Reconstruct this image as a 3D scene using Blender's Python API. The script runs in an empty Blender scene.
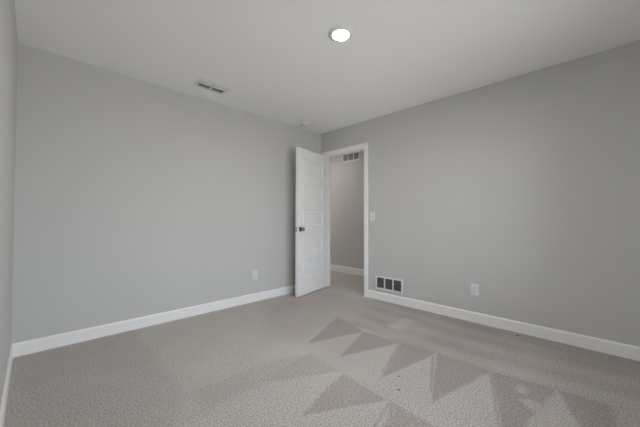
import bpy, bmesh, math
import numpy as np
from mathutils import Vector, Matrix

sc = bpy.context.scene
COL = sc.collection

# ------------------------------------------------------------------ camera
F_PX = 288.28                                   # focal length in pixels of a 640 px wide frame
cam_data = bpy.data.cameras.new('camera')
cam_data.sensor_fit = 'HORIZONTAL'
cam_data.sensor_width = 36.0
cam_data.lens = 36.0 * F_PX / 640.0
cam_data.clip_start = 0.01
camera = bpy.data.objects.new('camera', cam_data)
COL.objects.link(camera)
fw = Vector((0.70629, 0.70765, 0.01948))
rt = Vector((0.70776, -0.70645, 0.00206))
up = Vector((-0.01522, -0.01233, 0.99981))
camera.matrix_world = Matrix(((rt.x, up.x, -fw.x, -3.2695), (rt.y, up.y, -fw.y, -3.2518),
                              (rt.z, up.z, -fw.z, 1.0666), (0, 0, 0, 1)))
sc.camera = camera

# ------------------------------------------------------------------ colour management
vs = sc.view_settings
sc.display_settings.display_device = 'sRGB'
vs.view_transform = 'Standard'
vs.look = 'None'
vs.exposure = 0.0
vs.gamma = 1.0
vs.use_curve_mapping = False
sc.cycles.use_denoising = True
sc.cycles.max_bounces = 16
sc.cycles.diffuse_bounces = 10
sc.cycles.sample_clamp_indirect = 6.0

# ------------------------------------------------------------------ world: overcast daylight beyond the window
world = bpy.data.worlds.new('world')
sc.world = world
world.use_nodes = True
wn = world.node_tree
wn.nodes.clear()
w_out = wn.nodes.new('ShaderNodeOutputWorld')
w_bg = wn.nodes.new('ShaderNodeBackground')
w_tc = wn.nodes.new('ShaderNodeTexCoord')
w_sep = wn.nodes.new('ShaderNodeSeparateXYZ')
w_ramp = wn.nodes.new('ShaderNodeValToRGB')
w_map = wn.nodes.new('ShaderNodeMapRange')
w_map.inputs['From Min'].default_value = -1
w_ramp.color_ramp.elements[0].position = 0.47
w_ramp.color_ramp.elements[0].color = (0.60, 0.60, 0.59, 1)      # paving
w_ramp.color_ramp.elements[1].position = 0.53
w_ramp.color_ramp.elements[1].color = (0.83, 0.90, 1.02, 1)      # sky
wn.links.new(w_tc.outputs['Generated'], w_sep.inputs[0])
wn.links.new(w_sep.outputs['Z'], w_map.inputs['Value'])
wn.links.new(w_map.outputs[0], w_ramp.inputs[0])
wn.links.new(w_ramp.outputs[0], w_bg.inputs['Color'])
w_bg.inputs['Strength'].default_value = WORLD_STRENGTH = 6.6
wn.links.new(w_bg.outputs[0], w_out.inputs[0])

# room: corner of the two far walls at the origin, room towards -x and -y, metres
H = 2.44           # ceiling height
L = 3.37           # room along x
W = 3.73           # room along y
WIN = (-2.75, -0.60, 0.38, 2.10)       # window opening in the wall behind the camera: x0, x1, z0, z1
FILL_WIN = (-3.69, -3.35, 0.38, 2.10)      # narrow window added unseen behind the camera to brighten the right wall: y0, y1, z0, z1

def area_light(name, loc, rot, sx, sy, energy, color, portal=False):
    d = bpy.data.lights.new(name, 'AREA')
    d.shape = 'RECTANGLE'
    d.size, d.size_y = sx, sy
    d.energy = energy
    d.color = color
    d.cycles.is_portal = portal
    o = bpy.data.objects.new(name, d)
    COL.objects.link(o)
    o.location = loc
    o.rotation_euler = rot
    return o

# daylight portal filling the window opening (guides sky sampling, adds no light)
area_light('window_portal', ((WIN[0] + WIN[1]) / 2, -W - 0.10, (WIN[2] + WIN[3]) / 2), (math.radians(90), 0, 0),
           WIN[1] - WIN[0], WIN[3] - WIN[2], 1.0, (1, 1, 1), True)
area_light('fill_window_portal', (-L - 0.08, (FILL_WIN[0] + FILL_WIN[1]) / 2, (FILL_WIN[2] + FILL_WIN[3]) / 2), (0, math.radians(-90), 0),
           FILL_WIN[3] - FILL_WIN[2], FILL_WIN[1] - FILL_WIN[0], 1.0, (1, 1, 1), True)
# hallway beyond the door: its lamp light, and an unseen fill added for its floor
area_light('hall_light', (0.48, 0.75, 2.42), (0, 0, 0), 0.5, 0.8, 5.0, (1.0, 0.87, 0.82))
area_light('hall_floor_fill', (0.64, 1.90, 1.5), (math.radians(-48), 0, 0), 0.8, 0.8, 6.0, (1.0, 0.95, 0.92))

# ------------------------------------------------------------------ materials
def s2l(c):
    return tuple(((v / 255) / 12.92 if v / 255 <= 0.04045 else ((v / 255 + 0.055) / 1.055) ** 2.4) for v in c)

def mat(name, rgb, rough=0.6, metal=0.0, bump=0.0, bscale=200, spec=0.4, var=0.0):
    m = bpy.data.materials.new(name)
    m.use_nodes = True
    nt = m.node_tree
    b = nt.nodes['Principled BSDF']
    b.inputs['Base Color'].default_value = (*rgb, 1)
    b.inputs['Roughness'].default_value = rough
    b.inputs['Metallic'].default_value = metal
    b.inputs['Specular IOR Level'].default_value = spec
    if bump or var:
        tc = nt.nodes.new('ShaderNodeTexCoord')
        n = nt.nodes.new('ShaderNodeTexNoise')
        n.inputs['Scale'].default_value = bscale
        n.inputs['Detail'].default_value = 4
        nt.links.new(tc.outputs['Object'], n.inputs['Vector'])
    if bump:
        bp = nt.nodes.new('ShaderNodeBump')
        bp.inputs['Strength'].default_value = bump
        bp.inputs['Distance'].default_value = 0.002
        nt.links.new(n.outputs[0], bp.inputs['Height'])
        nt.links.new(bp.outputs[0], b.inputs['Normal'])
    if var:
        n2 = nt.nodes.new('ShaderNodeTexNoise')
        n2.inputs['Scale'].default_value = 2.5
        nt.links.new(tc.outputs['Object'], n2.inputs['Vector'])
        mr = nt.nodes.new('ShaderNodeMapRange')
        mr.inputs['To Min'].default_value = 1 - var
        mr.inputs['To Max'].default_value = 1 + var
        nt.links.new(n2.outputs[0], mr.inputs['Value'])
        mx = nt.nodes.new('ShaderNodeVectorMath')
        mx.operation = 'SCALE'
        mx.inputs[0].default_value = rgb
        nt.links.new(mr.outputs[0], mx.inputs['Scale'])
        nt.links.new(mx.outputs[0], b.inputs['Base Color'])
    return m

M_WALL = mat('grey_wall_paint', (0.585, 0.585, 0.575), 0.75, bump=0.12, bscale=180, spec=0.25, var=0.015)
M_CEIL = mat('ceiling_paint', (0.95, 0.95, 0.945), 0.85, bump=0.15, bscale=120, spec=0.2)
M_TRIM = mat('white_trim_paint', (0.90, 0.90, 0.895), 0.38, bump=0.03, bscale=60, spec=0.45)
M_DOOR = mat('white_door_paint', (0.88, 0.885, 0.88), 0.42, bump=0.08, bscale=90, spec=0.45)
M_PLATE = mat('white_plastic', (0.78, 0.78, 0.77), 0.35, spec=0.5)
M_SLOT = mat('dark_slot', (0.03, 0.03, 0.03), 0.7)
M_DUCT_SHADE = mat('duct_shade_dark', (0.035, 0.035, 0.038), 0.9)  # shade of the duct depth, painted on a flat back plate
M_GAP_SHADE = mat('gap_shade_grey', (0.13, 0.13, 0.135), 0.6)  # shade between blades and in slots, put into their colour
M_DUCT_SHADE_PALE = mat('duct_shade_pale', (0.28, 0.28, 0.28), 0.9)  # paler copy of the painted duct shade, where more light reaches
M_BLADE_LIT = mat('lit_grille_blade', (0.45, 0.45, 0.44), 0.5)  # lit copy of the grille blade colour, for the hall grille
M_NICKEL = mat('aged_nickel', (0.30, 0.29, 0.28), 0.28, metal=1.0, bump=0.05, bscale=80)
M_HINGE = mat('satin_nickel', (0.55, 0.54, 0.52), 0.35, metal=1.0)
M_RUBBER = mat('white_rubber', (0.72, 0.72, 0.70), 0.7)
M_LINT = mat('dark_lint', (0.09, 0.08, 0.075), 0.95, bump=0.4, bscale=500)

def glass_mat():
    m = bpy.data.materials.new('window_glass')
    m.use_nodes = True
    nt = m.node_tree
    nt.nodes.clear()
    out = nt.nodes.new('ShaderNodeOutputMaterial')
    mix = nt.nodes.new('ShaderNodeMixShader')
    fr = nt.nodes.new('ShaderNodeFresnel')
    fr.inputs['IOR'].default_value = 1.45
    tr = nt.nodes.new('ShaderNodeBsdfTransparent')
    gl = nt.nodes.new('ShaderNodeBsdfGlossy')
    gl.inputs['Roughness'].default_value = 0.02
    nt.links.new(fr.outputs[0], mix.inputs[0])
    nt.links.new(tr.outputs[0], mix.inputs[1])
    nt.links.new(gl.outputs[0], mix.inputs[2])
    nt.links.new(mix.outputs[0], out.inputs[0])
    return m
M_GLASS = glass_mat()

def emit_mat(name, rgb, strength):
    m = bpy.data.materials.new(name)
    m.use_nodes = True
    nt = m.node_tree
    nt.nodes.clear()
    out = nt.nodes.new('ShaderNodeOutputMaterial')
    e = nt.nodes.new('ShaderNodeEmission')
    e.inputs['Color'].default_value = (*rgb, 1)
    e.inputs['Strength'].default_value = strength
    nt.links.new(e.outputs[0], out.inputs[0])
    return m
M_LENS = emit_mat('lit_lens', (1.0, 0.93, 0.80), 320.0)

def carpet_mat():
    m = bpy.data.materials.new('cut_pile_carpet')
    m.use_nodes = True
    nt = m.node_tree
    N, K = nt.nodes, nt.links
    b = N['Principled BSDF']
    b.inputs['Roughness'].default_value = 0.95
    b.inputs['Specular IOR Level'].default_value = 0.1
    b.inputs['Sheen Weight'].default_value = 0.12
    b.inputs['Sheen Roughness'].default_value = 0.6
    tc = N.new('ShaderNodeTexCoord')
    at = N.new('ShaderNodeAttribute')
    at.attribute_name = 'pile_direction'
    def noise(scale, detail=3, rough=0.6):
        n = N.new('ShaderNodeTexNoise')
        n.inputs['Scale'].default_value = scale
        n.inputs['Detail'].default_value = detail
        n.inputs['Roughness'].default_value = rough
        K.new(tc.outputs['Object'], n.inputs['Vector'])
        return n.outputs[0]
    def math_(op, a, bb, c=None):
        n = N.new('ShaderNodeMath')
        n.operation = op
        for i, v in enumerate((a, bb, c)):
            if v is None: continue
            if isinstance(v, (int, float)): n.inputs[i].default_value = v
            else: K.new(v, n.inputs[i])
        return n.outputs[0]
    nf, nm, nl = noise(170, 2), noise(92, 5, 0.85), noise(3.2, 3)
    tuft = math_('MULTIPLY_ADD', math_('SUBTRACT', nf, 0.5), 1.8, 1.0)
    tuft = math_('ADD', tuft, math_('MULTIPLY', math_('SUBTRACT', nm, 0.5), 3.4))
    tuft = math_('ADD', tuft, math_('MULTIPLY', math_('SUBTRACT', nl, 0.5), 0.18))
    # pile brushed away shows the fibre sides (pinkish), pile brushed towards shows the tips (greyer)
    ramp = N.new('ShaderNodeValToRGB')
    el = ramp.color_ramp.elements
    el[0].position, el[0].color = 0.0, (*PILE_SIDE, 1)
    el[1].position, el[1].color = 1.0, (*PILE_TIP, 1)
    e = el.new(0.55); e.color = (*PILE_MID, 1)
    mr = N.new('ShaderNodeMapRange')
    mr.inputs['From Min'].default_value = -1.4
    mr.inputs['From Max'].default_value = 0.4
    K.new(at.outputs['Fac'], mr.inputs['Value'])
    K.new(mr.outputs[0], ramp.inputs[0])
    sc_ = N.new('ShaderNodeVectorMath')
    sc_.operation = 'SCALE'
    K.new(ramp.outputs[0], sc_.inputs[0])
    K.new(tuft, sc_.inputs['Scale'])
    K.new(sc_.outputs[0], b.inputs['Base Color'])
    bp = N.new('ShaderNodeBump')
    bp.inputs['Strength'].default_value = 0.35
    bp.inputs['Distance'].default_value = 0.006
    K.new(math_('ADD', nf, nm), bp.inputs['Height'])
    K.new(bp.outputs[0], b.inputs['Normal'])
    return m
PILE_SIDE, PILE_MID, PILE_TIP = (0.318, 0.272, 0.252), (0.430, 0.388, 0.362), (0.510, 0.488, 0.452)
M_CARPET = carpet_mat()

# ------------------------------------------------------------------ mesh helpers
def new_bm(): return bmesh.new()

def add_box(bm, x0, x1, y0, y1, z0, z1, bevel=0.0, seg=2):
    v = [bm.verts.new(p) for p in ((x0, y0, z0), (x1, y0, z0), (x1, y1, z0), (x0, y1, z0),
                                   (x0, y0, z1), (x1, y0, z1), (x1, y1, z1), (x0, y1, z1))]
    f = [bm.faces.new([v[i] for i in q]) for q in ((0, 3, 2, 1), (4, 5, 6, 7), (0, 1, 5, 4), (1, 2, 6, 5), (2, 3, 7, 6), (3, 0, 4, 7))]
    if bevel:
        es = list({e for ff in f for e in ff.edges})
        bmesh.ops.bevel(bm, geom=es, offset=bevel, segments=seg, affect='EDGES', profile=0.5)

def add_prism(bm, prof, axis, a0, a1):
    """extrude a closed 2D profile along an axis: 'x' -> profile in (y, z), 'y' -> (x, z), 'z' -> (x, y)"""
    def p(u, v, a):
        return {'x': (a, u, v), 'y': (u, a, v), 'z': (u, v, a)}[axis]
    A = [bm.verts.new(p(u, v, a0)) for u, v in prof]
    B = [bm.verts.new(p(u, v, a1)) for u, v in prof]
    n = len(prof)
    for i in range(n):
        bm.faces.new((A[i], A[(i + 1) % n], B[(i + 1) % n], B[i]))
    bm.faces.new(A[::-1]); bm.faces.new(B)

def add_lathe(bm, prof, seg=48, mtx=Matrix()):
    """revolve (r, z) points about z; r = 0 closes to a pole"""
    rings = []
    for r, z in prof:
        if r < 1e-6: rings.append([bm.verts.new(mtx @ Vector((0, 0, z)))])
        else: rings.append([bm.verts.new(mtx @ Vector((r * math.cos(2 * math.pi * k / seg), r * math.sin(2 * math.pi * k / seg), z))) for k in range(seg)])
    for a, b in zip(rings, rings[1:]):
        for k in range(seg):
            q = (k + 1) % seg
            vs_ = [a[k % len(a)], a[q % len(a)], b[q % len(b)], b[k % len(b)]]
            u = []
            for x in vs_:
                if x not in u: u.append(x)
            if len(u) > 2: bm.faces.new(u)

def add_tube(bm, pts, r, seg=8):
    rings = []
    for i, p in enumerate(pts):
        t = (Vector(pts[min(i + 1, len(pts) - 1)]) - Vector(pts[max(i - 1, 0)])).normalized()
        a = t.orthogonal().normalized() if i == 0 else (rings_n - t * rings_n.dot(t)).normalized()
        rings_n = a
        b = t.cross(a)
        rings.append([bm.verts.new(Vector(p) + r * (a * math.cos(2 * math.pi * k / seg) + b * math.sin(2 * math.pi * k / seg))) for k in range(seg)])
    for a, b in zip(rings, rings[1:]):
        for k in range(seg):
            bm.faces.new((a[k], a[(k + 1) % seg], b[(k + 1) % seg], b[k]))
    bm.faces.new(rings[0][::-1]); bm.faces.new(rings[-1])

def obj(name, bm, m, parent=None, smooth=False, loc=(0, 0, 0)):
    bmesh.ops.recalc_face_normals(bm, faces=bm.faces[:])
    me = bpy.data.meshes.new(name)
    bm.to_mesh(me); bm.free()
    me.materials.append(m)
    if smooth:
        me.shade_smooth()
        try: me.set_sharp_from_angle(angle=math.radians(40))
        except Exception: pass
    o = bpy.data.objects.new(name, me)
    COL.objects.link(o)
    if parent: o.parent = parent
    o.location = loc
    return o

def struct(name, bm, m, smooth=False):
    o = obj(name, bm, m, None, smooth)
    o['kind'] = 'structure'
    return o

def thing(name, label, cat, loc=(0, 0, 0), rotz=0.0, group=None):
    o = bpy.data.objects.new(name, None)
    o.empty_display_size = 0.05
    COL.objects.link(o)
    o.location = loc
    o.rotation_euler = (0, 0, rotz)
    o['label'] = label; o['category'] = cat
    if group: o['group'] = group
    return o

def copy_thing(root, loc, rotz, label):
    r = root.copy(); COL.objects.link(r)
    r.location = loc; r.rotation_euler = (0, 0, rotz); r['label'] = label
    for ch in list(root.children):
        c = ch.copy(); COL.objects.link(c); c.parent = r
        for g in list(ch.children):
            d = g.copy(); COL.objects.link(d); d.parent = c
    return r

# ------------------------------------------------------------------ setting: shell
T = 0.115                                     # wall thickness
HX = 1.16                                     # hall wall face
HY0, HY1 = -1.30, 2.20                        # hall ends
DY0, DY1, DZ = -0.842, -0.086, 2.056          # door opening (between jamb faces), head height

bm = new_bm(); add_box(bm, -L - 0.1, 0, 0, 0.1, -0.05, H + 0.1); struct('wall_left', bm, M_WALL)
bm = new_bm()
add_box(bm, 0, T, -W - 0.1, DY0 - 0.018, -0.05, H + 0.1)
add_box(bm, 0, T, DY1 + 0.018, HY1, -0.05, H + 0.1)
add_box(bm, 0, T, DY0 - 0.018, DY1 + 0.018, DZ + 0.018, H + 0.1)
struct('wall_right', bm, M_WALL)
bm = new_bm()
add_box(bm, -L - 0.1, -L, FILL_WIN[1], 0, -0.05, H + 0.1)
add_box(bm, -L - 0.1, -L, -W - 0.1, FILL_WIN[0], -0.05, H + 0.1)
add_box(bm, -L - 0.1, -L, FILL_WIN[0], FILL_WIN[1], -0.05, FILL_WIN[2])
add_box(bm, -L - 0.1, -L, FILL_WIN[0], FILL_WIN[1], FILL_WIN[3], H + 0.1)
struct('wall_near', bm, M_WALL)
bm = new_bm()
add_box(bm, -L, WIN[0], -W - 0.12, -W, -0.05, H + 0.1)
add_box(bm, WIN[1], 0, -W - 0.12, -W, -0.05, H + 0.1)
add_box(bm, WIN[0], WIN[1], -W - 0.12, -W, -0.05, WIN[2])
add_box(bm, WIN[0], WIN[1], -W - 0.12, -W, WIN[3], H + 0.1)
struct('wall_back', bm, M_WALL)
bm = new_bm(); add_box(bm, -L, 0, -W, 0, H, H + 0.1); struct('ceiling', bm, M_CEIL)

# hallway beyond the doorway
bm = new_bm(); add_box(bm, HX, HX + 0.1, HY0, HY1, -0.05, H + 0.1); struct('wall_hall', bm, M_WALL)
bm = new_bm(); add_box(bm, T, HX + 0.1, HY0 - 0.1, HY0, -0.05, H + 0.1); struct('wall_hall_near', bm, M_WALL)
bm = new_bm(); add_box(bm, T, HX + 0.1, HY1, HY1 + 0.1, -0.05, H + 0.1); struct('wall_hall_far', bm, M_WALL)
bm = new_bm(); add_box(bm, T, HX, HY0, HY1, H, H + 0.1); struct('ceiling_hall', bm, M_CEIL)

# carpet: a fine grid whose pile direction was set by the vacuum strokes
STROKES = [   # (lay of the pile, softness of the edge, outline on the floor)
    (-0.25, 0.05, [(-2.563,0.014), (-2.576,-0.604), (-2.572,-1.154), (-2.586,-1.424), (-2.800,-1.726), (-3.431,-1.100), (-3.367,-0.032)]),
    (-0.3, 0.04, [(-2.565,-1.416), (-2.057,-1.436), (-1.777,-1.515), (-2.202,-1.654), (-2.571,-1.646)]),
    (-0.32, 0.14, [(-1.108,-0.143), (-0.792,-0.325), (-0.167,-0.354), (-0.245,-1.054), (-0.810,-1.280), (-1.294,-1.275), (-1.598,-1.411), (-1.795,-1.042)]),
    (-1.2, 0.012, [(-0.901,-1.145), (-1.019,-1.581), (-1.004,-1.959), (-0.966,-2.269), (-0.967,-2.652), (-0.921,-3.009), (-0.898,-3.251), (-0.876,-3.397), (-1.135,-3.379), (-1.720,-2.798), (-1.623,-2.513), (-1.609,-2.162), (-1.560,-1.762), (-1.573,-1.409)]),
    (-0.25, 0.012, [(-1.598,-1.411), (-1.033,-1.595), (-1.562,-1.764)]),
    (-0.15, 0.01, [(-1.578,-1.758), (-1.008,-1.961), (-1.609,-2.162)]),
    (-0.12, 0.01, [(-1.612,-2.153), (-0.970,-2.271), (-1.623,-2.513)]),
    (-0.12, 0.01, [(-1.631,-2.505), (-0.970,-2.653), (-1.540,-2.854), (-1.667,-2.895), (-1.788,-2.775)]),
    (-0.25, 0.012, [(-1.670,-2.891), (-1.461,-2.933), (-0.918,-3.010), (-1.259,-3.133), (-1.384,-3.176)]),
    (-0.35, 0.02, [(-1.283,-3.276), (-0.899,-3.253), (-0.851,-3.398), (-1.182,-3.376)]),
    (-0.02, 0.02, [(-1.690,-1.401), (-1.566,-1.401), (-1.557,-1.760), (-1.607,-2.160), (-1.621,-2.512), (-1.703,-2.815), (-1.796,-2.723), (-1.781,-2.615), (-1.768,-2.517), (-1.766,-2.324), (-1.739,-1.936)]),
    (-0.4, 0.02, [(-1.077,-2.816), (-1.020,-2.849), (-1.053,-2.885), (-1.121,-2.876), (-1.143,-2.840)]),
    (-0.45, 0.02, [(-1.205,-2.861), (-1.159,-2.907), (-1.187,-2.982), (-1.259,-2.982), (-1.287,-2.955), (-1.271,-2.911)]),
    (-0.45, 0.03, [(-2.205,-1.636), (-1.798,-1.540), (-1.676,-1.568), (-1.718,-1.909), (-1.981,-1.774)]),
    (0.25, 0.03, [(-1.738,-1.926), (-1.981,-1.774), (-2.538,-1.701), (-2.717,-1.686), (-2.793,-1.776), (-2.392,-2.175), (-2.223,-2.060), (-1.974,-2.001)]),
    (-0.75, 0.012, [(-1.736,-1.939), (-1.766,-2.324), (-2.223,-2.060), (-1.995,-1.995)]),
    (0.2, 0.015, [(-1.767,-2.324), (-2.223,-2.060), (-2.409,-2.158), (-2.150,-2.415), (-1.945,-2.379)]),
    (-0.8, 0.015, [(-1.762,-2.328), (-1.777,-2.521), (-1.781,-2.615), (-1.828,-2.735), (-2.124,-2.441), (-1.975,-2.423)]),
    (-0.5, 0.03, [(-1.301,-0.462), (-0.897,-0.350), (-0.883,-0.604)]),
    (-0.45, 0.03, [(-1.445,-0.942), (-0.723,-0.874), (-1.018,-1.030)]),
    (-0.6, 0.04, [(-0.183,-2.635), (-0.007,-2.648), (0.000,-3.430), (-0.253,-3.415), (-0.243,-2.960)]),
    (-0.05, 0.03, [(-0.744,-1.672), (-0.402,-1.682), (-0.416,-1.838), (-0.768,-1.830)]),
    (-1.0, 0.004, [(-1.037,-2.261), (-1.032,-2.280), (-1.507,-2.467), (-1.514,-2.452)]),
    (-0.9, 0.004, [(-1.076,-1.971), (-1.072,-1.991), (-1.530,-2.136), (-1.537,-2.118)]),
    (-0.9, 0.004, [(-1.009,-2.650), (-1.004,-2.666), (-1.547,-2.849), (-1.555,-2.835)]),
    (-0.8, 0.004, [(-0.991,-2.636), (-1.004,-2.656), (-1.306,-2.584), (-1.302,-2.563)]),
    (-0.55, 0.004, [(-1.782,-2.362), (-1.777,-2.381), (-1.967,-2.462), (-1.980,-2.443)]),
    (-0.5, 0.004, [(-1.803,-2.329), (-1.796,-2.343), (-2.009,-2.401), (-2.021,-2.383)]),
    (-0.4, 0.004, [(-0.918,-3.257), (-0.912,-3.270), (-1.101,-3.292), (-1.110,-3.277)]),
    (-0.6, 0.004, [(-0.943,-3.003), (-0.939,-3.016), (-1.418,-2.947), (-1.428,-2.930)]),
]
def carpet():
    xs = np.arange(-L, 0.0 + 1e-6, L / 500)
    ys = np.arange(-W, 0.0 + 1e-6, W / 554)
    nx, ny = len(xs), len(ys)
    X, Y = np.meshgrid(xs, ys, indexing='ij')
    rng = np.random.RandomState(4)
    def wob(fr, amp):
        a = np.zeros_like(X)
        for _ in range(6):
            kx, ky, ph = rng.normal(0, fr), rng.normal(0, fr), rng.uniform(0, 6.28)
            a += np.sin(kx * X + ky * Y + ph)
        return a * amp / 6 ** .5
    PX, PY = X + wob(30, .003), Y + wob(30, .003)
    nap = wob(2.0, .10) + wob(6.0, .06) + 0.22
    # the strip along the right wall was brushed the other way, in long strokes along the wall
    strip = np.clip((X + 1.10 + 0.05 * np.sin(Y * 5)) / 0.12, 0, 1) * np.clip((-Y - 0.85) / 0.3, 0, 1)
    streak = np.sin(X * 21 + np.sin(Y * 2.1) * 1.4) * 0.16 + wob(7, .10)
    nap = nap * (1 - strip) + (-0.72 + 0.40 * np.clip((-Y - 2.5) / 0.7, 0, 1) + 1.3 * streak) * strip  # strip painted lighter towards the back wall in place of light missing there
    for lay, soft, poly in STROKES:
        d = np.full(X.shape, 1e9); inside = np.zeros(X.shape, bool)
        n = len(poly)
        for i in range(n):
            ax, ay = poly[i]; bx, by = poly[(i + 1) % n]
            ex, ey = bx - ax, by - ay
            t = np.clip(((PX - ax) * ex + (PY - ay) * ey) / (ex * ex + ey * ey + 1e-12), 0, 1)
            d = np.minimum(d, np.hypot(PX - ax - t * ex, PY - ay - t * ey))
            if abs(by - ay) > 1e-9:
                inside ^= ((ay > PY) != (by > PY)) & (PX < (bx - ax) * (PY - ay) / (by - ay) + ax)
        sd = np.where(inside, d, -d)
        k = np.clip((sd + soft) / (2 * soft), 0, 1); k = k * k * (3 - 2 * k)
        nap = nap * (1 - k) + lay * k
    V = np.stack([X, Y, np.zeros_like(X)], -1).reshape(-1, 3)
    idx = np.arange(nx * ny).reshape(nx, ny)
    Fc = np.stack([idx[:-1, :-1], idx[1:, :-1], idx[1:, 1:], idx[:-1, 1:]], -1).reshape(-1, 4)
    me = bpy.data.meshes.new('floor')
    me.vertices.add(len(V)); me.vertices.foreach_set('co', V.ravel())
    me.loops.add(Fc.size); me.loops.foreach_set('vertex_index', Fc.ravel())
    me.polygons.add(len(Fc)); me.polygons.foreach_set('loop_start', np.arange(0, Fc.size, 4))
    me.update(calc_edges=True)
    at = me.attributes.new('pile_direction', 'FLOAT', 'POINT')
    at.data.foreach_set('value', nap.ravel())
    me.materials.append(M_CARPET)
    me.validate()
    o = bpy.data.objects.new('floor', me)
    COL.objects.link(o)
    o['kind'] = 'structure'
carpet()
bm = new_bm(); add_box(bm, 0, HX, HY0, HY1, -0.05, 0.0); struct('floor_hall', bm, M_CARPET)

# baseboards: flat board with an eased top edge
BH, BT = 0.104, 0.013
def base_prof(s): return [(0, 0), (s * BT, 0), (s * BT, BH - 0.012), (s * BT * 0.45, BH), (0, BH)]
bm = new_bm(); add_prism(bm, base_prof(-1), 'x', -L, 0); struct('baseboard_left', bm, M_TRIM)
bm = new_bm(); add_prism(bm, base_prof(-1), 'y', -W, DY0 - 0.070); struct('baseboard_right', bm, M_TRIM)
bm = new_bm(); add_prism(bm, [(-L + u * -1, z) for u, z in base_prof(-1)], 'y', -W, -BT); struct('baseboard_near', bm, M_TRIM)
bm = new_bm(); add_prism(bm, [(-W - u, z) for u, z in base_prof(-1)], 'x', -L + BT, -BT); struct('baseboard_back', bm, M_TRIM)
bm = new_bm(); add_prism(bm, [(HX + u, z * 1.18) for u, z in base_prof(-1)], 'y', HY0, HY1); struct('baseboard_hall', bm, M_TRIM)

# door casing (room side), jamb lining with stop
CW, CT = 0.065, 0.016
def casing_leg(bm, y_in, s):          # s = +1: outwards is +y
    add_prism(bm, [(0, y_in), (0, y_in + s * CW), (-CT, y_in + s * CW), (-CT, y_in + s * 0.016), (-CT * 0.55, y_in)], 'z', 0, DZ + 0.005 + CW)
bm = new_bm(); casing_leg(bm, DY0 - 0.005, -1); struct('trim_1', bm, M_TRIM)
bm = new_bm(); casing_leg(bm, DY1 + 0.005, 1); struct('trim_2', bm, M_TRIM)
bm = new_bm()
zh = DZ + 0.005
add_prism(bm, [(0, zh), (0, zh + CW), (-CT, zh + CW), (-CT, zh + 0.016), (-CT * 0.55, zh)], 'y', DY0 - 0.005, DY1 + 0.005)
struct('trim_3', bm, M_TRIM)
bm = new_bm()
for a, b in ((DY0 - 0.018, DY0), (DY1, DY1 + 0.018)):
    add_box(bm, 0, T, a, b, 0, DZ + 0.018)
add_box(bm, 0, T, DY0, DY1, DZ, DZ + 0.018)
add_box(bm, 0.040, 0.075, DY0, DY0 + 0.011, 0, DZ, 0.001)
add_box(bm, 0.040, 0.075, DY1 - 0.011, DY1, 0, DZ, 0.001)
add_box(bm, 0.040, 0.075, DY0 + 0.011, DY1 - 0.011, DZ - 0.011, DZ, 0.001)
jamb = struct('trim_4', bm, M_TRIM)
bm = new_bm(); add_box(bm, 0.008, 0.036, DY0, DY0 + 0.0015, 0.90, 0.96)
sp = obj('strike_plate', bm, M_HINGE, jamb)
# hall-side casing
bm = new_bm()
for a, b in ((DY0 - 0.070, DY0 - 0.005), (DY1 + 0.005, DY1 + 0.070)):
    add_box(bm, T, T + CT, a, b, 0, zh + CW, 0.003)
add_box(bm, T, T + CT, DY0 - 0.005, DY1 + 0.005, zh, zh + CW, 0.003)
struct('trim_5', bm, M_TRIM)

# ------------------------------------------------------------------ door leaf, five raised panels, open
DW, DT, DH = 0.744, 0.035, 2.036
def door_leaf(bm):
    """x: 0 hinge .. DW lock edge, y: 0 hall face .. -DT room face, z: 0 .. DH; panels sunk on both faces"""
    st, top, bot, ph, gap = 0.118, 0.118, 0.245, 0.2274, 0.130
    xs = [0, st, DW - st, DW]
    zs = [0]; z = bot
    for k in range(5):
        zs += [z, z + ph]; z += ph + gap
    zs.append(DH)
    for yf, s in ((-DT, 1), (0.0, -1)):       # s: direction into the leaf
        g = [[bm.verts.new((x, yf, zz)) for zz in zs] for x in xs]
        for i in range(3):
            for j in range(len(zs) - 1):
                if i == 1 and j % 2 == 1:
                    loop = [g[1][j], g[2][j], g[2][j + 1], g[1][j + 1]]
                    x0, x1, z0, z1 = xs[1], xs[2], zs[j], zs[j + 1]
                    # sticking slope, sunk field, raised centre
                    for ins, dep in ((0.002, 0.0100), (0.010, 0.0130), (0.018, 0.0130), (0.034, 0.0060)):
                        nl = [bm.verts.new(p) for p in ((x0 + ins, yf + s * dep, z0 + ins), (x1 - ins, yf + s * dep, z0 + ins),
                                                        (x1 - ins, yf + s * dep, z1 - ins), (x0 + ins, yf + s * dep, z1 - ins))]
                        for q in range(4):
                            bm.faces.new((loop[q], loop[(q + 1) % 4], nl[(q + 1) % 4], nl[q]))
                        loop = nl
                    bm.faces.new(loop)
                else:
                    bm.faces.new((g[i][j], g[i + 1][j], g[i + 1][j + 1], g[i][j + 1]))
        if s == 1: g0 = g
    n = len(zs)
    for j in range(n - 1):
        for i in (0, 3): bm.faces.new((g0[i][j], g0[i][j + 1], g[i][j + 1], g[i][j]))
    for i in range(3):
        for j in (0, n - 1): bm.faces.new((g0[i][j], g0[i + 1][j], g[i + 1][j], g[i][j]))
bm = new_bm(); door_leaf(bm)
door = struct('door_1', bm, M_DOOR)
door['label'] = 'white five-panel interior door standing open into the carpeted room'
door['category'] = 'door'
th = math.radians(78.0)
door.location = (0.0, -0.123, 0.014)
# local +x runs from the hinge to the lock edge, local -y looks towards the left wall
door.rotation_euler = (0, 0, math.atan2(-math.cos(th), -math.sin(th)))

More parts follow.
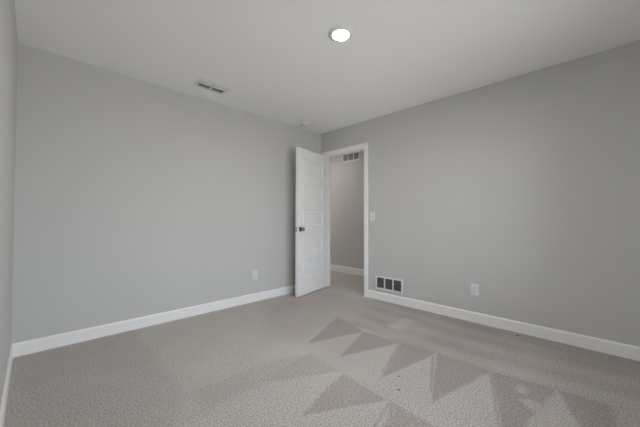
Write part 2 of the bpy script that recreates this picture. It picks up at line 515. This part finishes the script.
def knob(side):
    """side +1: face turned to the room while open, -1: face turned to the left wall"""
    y = -DT if side < 0 else 0.0
    m = Matrix.Translation((DW - 0.060, y, 0.915)) @ Matrix.Rotation(math.radians(-90 * side), 4, 'X')
    bm = new_bm(); add_lathe(bm, [(0, 0.0), (0.033, 0.0), (0.033, 0.004), (0.029, 0.009), (0.014, 0.011), (0.012, 0.028), (0.015, 0.034), (0.024, 0.040),
                                  (0.0275, 0.050), (0.0265, 0.058), (0.021, 0.0640), (0.010, 0.0665), (0, 0.067)], 40, m)
    k = obj('door_knob', bm, M_NICKEL, door, True)
    bm = new_bm(); add_lathe(bm, [(0.033, 0.0), (0.0345, 0.001), (0.0345, 0.004), (0.031, 0.0088), (0.029, 0.0092)], 40, m)
    obj('rosette', bm, M_NICKEL, k, True)
    return k
knob(-1); knob(1)
bm = new_bm(); add_box(bm, DW - 0.0005, DW + 0.0012, -DT + 0.005, -0.005, 0.885, 0.945)
lp = obj('latch_plate', bm, M_HINGE, door); lp['label'] = 'satin metal latch plate'
bm = new_bm(); add_box(bm, DW + 0.001, DW + 0.010, -DT + 0.012, -0.012, 0.905, 0.925, 0.002)
obj('latch_bolt', bm, M_HINGE, door)
for z in (0.20, 1.02, 1.80):
    bm = new_bm()
    add_box(bm, -0.0012, 0.0, -DT, -0.003, z - 0.045, z + 0.045)
    add_lathe(bm, [(0, z - 0.047), (0.005, z - 0.046), (0.005, z + 0.046), (0, z + 0.047)], 12, Matrix.Translation((-0.003, -DT - 0.004, 0)))
    obj('hinge', bm, M_HINGE, door, True)

# ------------------------------------------------------------------ window behind the camera
bm = new_bm()
x0, x1, z0, z1 = WIN
yf = -W - 0.10
for a in ((x0, x0 + 0.05, z0, z1), (x1 - 0.05, x1, z0, z1), (x0 + 0.05, x1 - 0.05, z0, z0 + 0.05), (x0 + 0.05, x1 - 0.05, z1 - 0.05, z1)):
    add_box(bm, a[0], a[1], yf - 0.01, yf + 0.06, a[2], a[3], 0.002)
win = struct('window_1', bm, M_TRIM)
xm = (x0 + x1) / 2
zm = (z0 + z1) / 2
for a, b, dy in ((x0 + 0.05, xm + 0.02, 0.0), (xm - 0.02, x1 - 0.05, 0.026)):
    bm = new_bm()
    for q in ((a, a + 0.035, z0 + 0.05, z1 - 0.05), (b - 0.035, b, z0 + 0.05, z1 - 0.05), (a + 0.035, b - 0.035, z0 + 0.05, z0 + 0.085), (a + 0.035, b - 0.035, z1 - 0.085, z1 - 0.05)):
        add_box(bm, q[0], q[1], yf + dy, yf + dy + 0.024, q[2], q[3])
    s = obj('sash', bm, M_TRIM, win)
    bm = new_bm(); add_box(bm, a + 0.035, b - 0.035, yf + dy + 0.010, yf + dy + 0.014, z0 + 0.085, z1 - 0.085)
    obj('pane', bm, M_GLASS, s)
bm = new_bm(); add_box(bm, x0 - 0.03, x1 + 0.03, -W - 0.04, -W + 0.03, z0 - 0.02, z0, 0.003)
struct('trim_6', bm, M_TRIM)
a, b, z0, z1 = FILL_WIN
bm = new_bm()
for q in ((a, a + 0.04, z0, z1), (b - 0.04, b, z0, z1), (a + 0.04, b - 0.04, z0, z0 + 0.04), (a + 0.04, b - 0.04, z1 - 0.04, z1)):
    add_box(bm, -L - 0.09, -L - 0.03, q[0], q[1], q[2], q[3], 0.002)
fill_win = struct('fill_window', bm, M_TRIM)  # added window, evens out the light on the right wall
bm = new_bm(); add_box(bm, -L - 0.062, -L - 0.058, a + 0.04, b - 0.04, z0 + 0.04, z1 - 0.04)
obj('pane', bm, M_GLASS, fill_win)

# ------------------------------------------------------------------ recessed disc light on the ceiling
t = thing('ceiling_light', 'round white recessed ceiling light, switched on, in the middle of the ceiling', 'ceiling light', (-1.672, -1.865, H))
bm = new_bm()
add_lathe(bm, [(0.0605, -0.0005), (0.093, -0.0005), (0.0935, -0.003), (0.090, -0.006), (0.080, -0.010), (0.070, -0.0135), (0.064, -0.0140), (0.0605, -0.0120), (0.0605, -0.006)], 64)
obj('trim_ring', bm, M_PLATE, t, True)
bm = new_bm()
add_lathe(bm, [(0.0605, -0.0095), (0.056, -0.0102), (0.040, -0.0110), (0.020, -0.0114), (0, -0.0115)], 64)
obj('lens', bm, M_LENS, t, True)

# ------------------------------------------------------------------ smoke detector
t = thing('smoke_detector', 'small round white smoke detector on the ceiling near the room corner', 'smoke detector', (-0.500, -0.170, H))
bm = new_bm(); add_lathe(bm, [(0, 0), (0.068, 0), (0.068, -0.008), (0.064, -0.010), (0, -0.010)], 48)
obj('mounting_base', bm, M_PLATE, t, True)
bm = new_bm(); add_lathe(bm, [(0, -0.010), (0.060, -0.010), (0.061, -0.016), (0.056, -0.030), (0.044, -0.036), (0.030, -0.038), (0, -0.038)], 48)
cv = obj('cover', bm, M_PLATE, t, True)
bm = new_bm()
for k in range(20):
    a = 2 * math.pi * k / 20
    mtx = Matrix.Rotation(a, 4, 'Z')
    q = len(bm.verts)
    add_box(bm, 0.0565, 0.0605, -0.006, 0.006, -0.024, -0.018)
    bm.verts.ensure_lookup_table()
    for v in bm.verts[q:]: v.co = mtx @ v.co
obj('vent_slot', bm, M_GAP_SHADE, cv)
bm = new_bm(); add_lathe(bm, [(0, -0.0375), (0.010, -0.0375), (0.010, -0.0395), (0.008, -0.0405), (0, -0.0405)], 24)
obj('test_button', bm, M_PLATE, cv, True)

# ------------------------------------------------------------------ ceiling air register
t = thing('ceiling_vent', 'white rectangular air register with dark louvres on the ceiling', 'air vent', (-1.968, -0.360, H))
VX, VY, OX, OY = 0.168, 0.105, 0.134, 0.074
bm = new_bm()
def frame(bm, X, Y, ox, oy, zt, bev=0.003):
    # flat sloping frame around an opening, in local xy, hanging zt below the ceiling
    o = [(-X, -Y), (X, -Y), (X, Y), (-X, Y)]; i_ = [(-ox, -oy), (ox, -oy), (ox, oy), (-ox, oy)]
    r = []
    for pts, z in ((o, 0), (o, -0.002), ([(a * (ox + 0.008) / ox if abs(a) == ox else a, b * (oy + 0.008) / oy) for a, b in i_], -zt), (i_, -zt), (i_, 0)):
        r.append([bm.verts.new((a, b, z)) for a, b in pts])
    for a, b in zip(r, r[1:] + r[:1]):
        for k in range(4): bm.faces.new((a[k], a[(k + 1) % 4], b[(k + 1) % 4], b[k]))
frame(bm, VX, VY, OX, OY, 0.009)
obj('frame', bm, M_PLATE, t)
bm = new_bm(); add_box(bm, -OX, OX, -OY, OY, -0.0012, 0.0)
bk = obj('duct_shade_plate', bm, M_DUCT_SHADE_PALE, t); bk['label'] = 'plate painted with duct shade'
bm = new_bm(); add_box(bm, -0.009, 0.009, -OY, OY, -0.010, -0.0012)
obj('centre_bar', bm, M_PLATE, t)
for side in (-1, 1):
    for k in range(6):
        y = -OY + 0.008 + k * 0.0245
        s = 1 if y < -0.004 else -1         # two-way register: the halves throw air apart
        xa, xb = (-OX, -0.009) if side < 0 else (0.009, OX)
        bm = new_bm()
        add_prism(bm, [(y, -0.0015), (y + 0.0012, -0.0015), (y + s * 0.0115 + 0.0012, -0.0095), (y + s * 0.0115, -0.0095)], 'x', xa, xb)
        obj('louvre', bm, M_PLATE, t)

# ------------------------------------------------------------------ return air grilles (three bays); local: x along wall, y out of the wall, z up
def grille(name, label, loc, rotz, w, h, duct, blade, side):
    t = thing(name, label, 'air vent', loc, rotz, 'return air grilles')
    b, mw, d = 0.021, 0.015, 0.010
    bm = new_bm()
    ox, oz = w / 2 - b, h / 2 - b
    for q in ((-w / 2, -ox, -h / 2, h / 2), (ox, w / 2, -h / 2, h / 2), (-ox, ox, -h / 2, -oz), (-ox, ox, oz, h / 2)):
        add_box(bm, q[0], q[1], 0, d, q[2], q[3])
    obj('frame', bm, M_PLATE, t)
    bm = new_bm(); add_box(bm, -ox, ox, 0, 0.001, -oz, oz)
    o = obj('duct_shade_plate', bm, duct, t); o['label'] = 'plate painted with duct shade'
    cw = (2 * ox - 2 * mw) / 3
    for s in (-1, 1):
        c = s * (cw + mw) / 2
        bm = new_bm(); add_box(bm, c - mw / 2, c + mw / 2, 0.001, d, -oz, oz)
        obj('mullion', bm, M_PLATE, t)
    for k in range(3):
        xa = -ox + k * (cw + mw)
        bm = new_bm()
        n = 9
        for j in range(n):
            z = -oz + (j + 0.5) * 2 * oz / n
            add_prism(bm, [(0.0015, z + side * 0.003), (0.0022, z + side * 0.0038), (0.0085, z - side * 0.0042), (0.0078, z - side * 0.005)], 'x', xa, xa + cw)
        o = obj('louvre_bank', bm, blade, t); o['label'] = 'louvre bank with light and shade in its grey'
    for s in (-1, 1):
        bm = new_bm(); add_lathe(bm, [(0, 0), (0.0045, 0), (0.004, 0.0012), (0, 0.0015)], 12, Matrix.Translation((s * (w / 2 - b / 2), d, 0)) @ Matrix.Rotation(math.radians(-90), 4, 'X'))
        obj('screw', bm, M_PLATE, t, True)
    return t
# wall_right faces -x: local x -> +/-y
R_WALL = math.radians(90)
grille('return_air_grille', 'white three-bay return air grille low on the wall beside the doorway', (0, -1.2385, 0.2295), R_WALL, 0.397, 0.176, M_DUCT_SHADE, M_GAP_SHADE, 1)
grille('return_air_grille', 'white three-bay air grille high on the hallway wall seen through the doorway', (HX, 0.325, 2.292), R_WALL, 0.43, 0.170, M_DUCT_SHADE_PALE, M_BLADE_LIT, 1)

# ------------------------------------------------------------------ power outlets and the light switch
def plate(bm, w=0.074, h=0.118, d=0.006):
    o = [(-w / 2, -h / 2), (w / 2, -h / 2), (w / 2, h / 2), (-w / 2, h / 2)]
    r = [[bm.verts.new((a, y, b)) for a, b in [(p * (w / 2 - s) / (w / 2), q * (h / 2 - s) / (h / 2)) for p, q in o]] for y, s in ((0, 0), (d * 0.5, 0.0), (d, 0.004))]
    for a, b in zip(r, r[1:]):
        for k in range(4): bm.faces.new((a[k], a[(k + 1) % 4], b[(k + 1) % 4], b[k]))
    bm.faces.new(r[-1]); bm.faces.new(r[0][::-1])

def outlet(label, loc, rotz):
    t = thing('power_outlet', label, 'power outlet', loc, rotz, 'power outlets')
    bm = new_bm(); plate(bm)
    obj('cover_plate', bm, M_PLATE, t)
    for s in (-1, 1):
        bm = new_bm()
        pts = []
        for k in range(24):
            a = 2 * math.pi * k / 24
            x, z = 0.0175 * math.cos(a), 0.0175 * math.sin(a)
            pts.append((x, max(-0.0135, min(0.0135, z)) + s * 0.0195))
        A = [bm.verts.new((x, 0.006, z)) for x, z in pts]; B = [bm.verts.new((x * 0.97, 0.0078, z)) for x, z in pts]
        for k in range(24): bm.faces.new((A[k], A[(k + 1) % 24], B[(k + 1) % 24], B[k]))
        bm.faces.new(B)
        rc = obj('receptacle', bm, M_PLATE, t)
        bm = new_bm()
        z = s * 0.0195
        add_box(bm, -0.0078, -0.0054, 0.0076, 0.0081, z - 0.002, z + 0.0075)
        add_box(bm, 0.0054, 0.0078, 0.0076, 0.0081, z - 0.001, z + 0.0065)
        add_lathe(bm, [(0, 0.0076), (0.0026, 0.0076), (0.0026, 0.0081), (0, 0.0081)], 12, Matrix.Translation((0, 0, z - 0.008)) @ Matrix.Rotation(math.radians(-90), 4, 'X'))
        o = obj('slot', bm, M_SLOT, rc); o['label'] = 'dark plug slots'
    bm = new_bm(); add_lathe(bm, [(0, 0.006), (0.0035, 0.006), (0.003, 0.0072), (0, 0.0075)], 12, Matrix.Rotation(math.radians(-90), 4, 'X'))
    obj('screw', bm, M_HINGE, t, True)
    return t
src = outlet('white duplex power outlet on the right-hand wall, above the baseboard past the floor-level air grille', (0, -2.2575, 0.336), R_WALL)
src['label'] = 'white duplex power outlet on the wall with the doorway and low air grille'
copy_thing(src, (-1.216, 0, 0.345), math.radians(180), 'white duplex power outlet on the plain wall behind the open door')

t = thing('light_switch', 'white toggle light switch on the wall beside the door casing', 'light switch', (0, -0.984, 1.104), R_WALL)
bm = new_bm(); plate(bm); obj('cover_plate', bm, M_PLATE, t)
bm = new_bm(); add_box(bm, -0.0055, 0.0055, 0.0055, 0.0066, -0.012, 0.012)
o = obj('toggle_slot', bm, M_GAP_SHADE, t)
bm = new_bm(); add_prism(bm, [(0.006, -0.004), (0.017, 0.004), (0.0165, 0.0095), (0.006, 0.008)], 'x', -0.0042, 0.0042); obj('toggle', bm, M_PLATE, t)
for z in (-0.030, 0.030):
    bm = new_bm(); add_lathe(bm, [(0, 0.006), (0.0033, 0.006), (0.0028, 0.007), (0, 0.0073)], 12, Matrix.Translation((0, 0, z)) @ Matrix.Rotation(math.radians(-90), 4, 'X'))
    obj('screw', bm, M_PLATE, t, True)

# ------------------------------------------------------------------ spring door stop on the baseboard behind the door
t = thing('door_stop', 'small white-tipped spring door stop on the baseboard behind the open door', 'door stop', (-0.572, -BT, 0.048))
bm = new_bm(); add_lathe(bm, [(0, 0), (0.013, 0), (0.012, 0.004), (0.006, 0.008), (0, 0.008)], 20, Matrix.Rotation(math.radians(90), 4, 'X'))
obj('base', bm, M_HINGE, t, True)
bm = new_bm(); add_tube(bm, [(0.0058 * math.cos(a), -0.007 - 0.0016 * a / 1.6, 0.0058 * math.sin(a)) for a in [k * math.pi / 6 for k in range(0, 116)]], 0.0013, 6)
obj('spring', bm, M_HINGE, t, True)
bm = new_bm(); add_lathe(bm, [(0, 0.066), (0.0075, 0.066), (0.0085, 0.069), (0.0085, 0.078), (0.0065, 0.082), (0, 0.082)], 20, Matrix.Rotation(math.radians(90), 4, 'X'))
o = obj('tip', bm, M_RUBBER, t, True); o['label'] = 'white rubber tip'

# ------------------------------------------------------------------ bits of lint on the carpet
for (x, y, r, lab) in ((-1.491, -2.230, 0.0062, 'dark speck of lint on the pale vacuum stroke, the farther of two'),
                       (-1.632, -2.311, 0.0062, 'dark speck of lint on the pale vacuum stroke, the nearer of two'),
                       (-0.101, -2.647, 0.0095, 'dark speck of lint on the carpet close to the baseboard')):
    bm = new_bm()
    bmesh.ops.create_icosphere(bm, subdivisions=2, radius=r)
    for v in bm.verts:
        n = math.sin(v.co.x * 900 + x * 50) * math.cos(v.co.y * 700) * 0.25 + 1
        v.co = Vector((v.co.x * n * 1.25, v.co.y * n, max(-0.3, v.co.z / r) * r * 0.45 * n))
    o = obj('lint_speck', bm, M_LINT, None, True, (x, y, r * 0.14))
    o['label'] = lab; o['category'] = 'lint'; o['group'] = 'lint specks on the carpet'
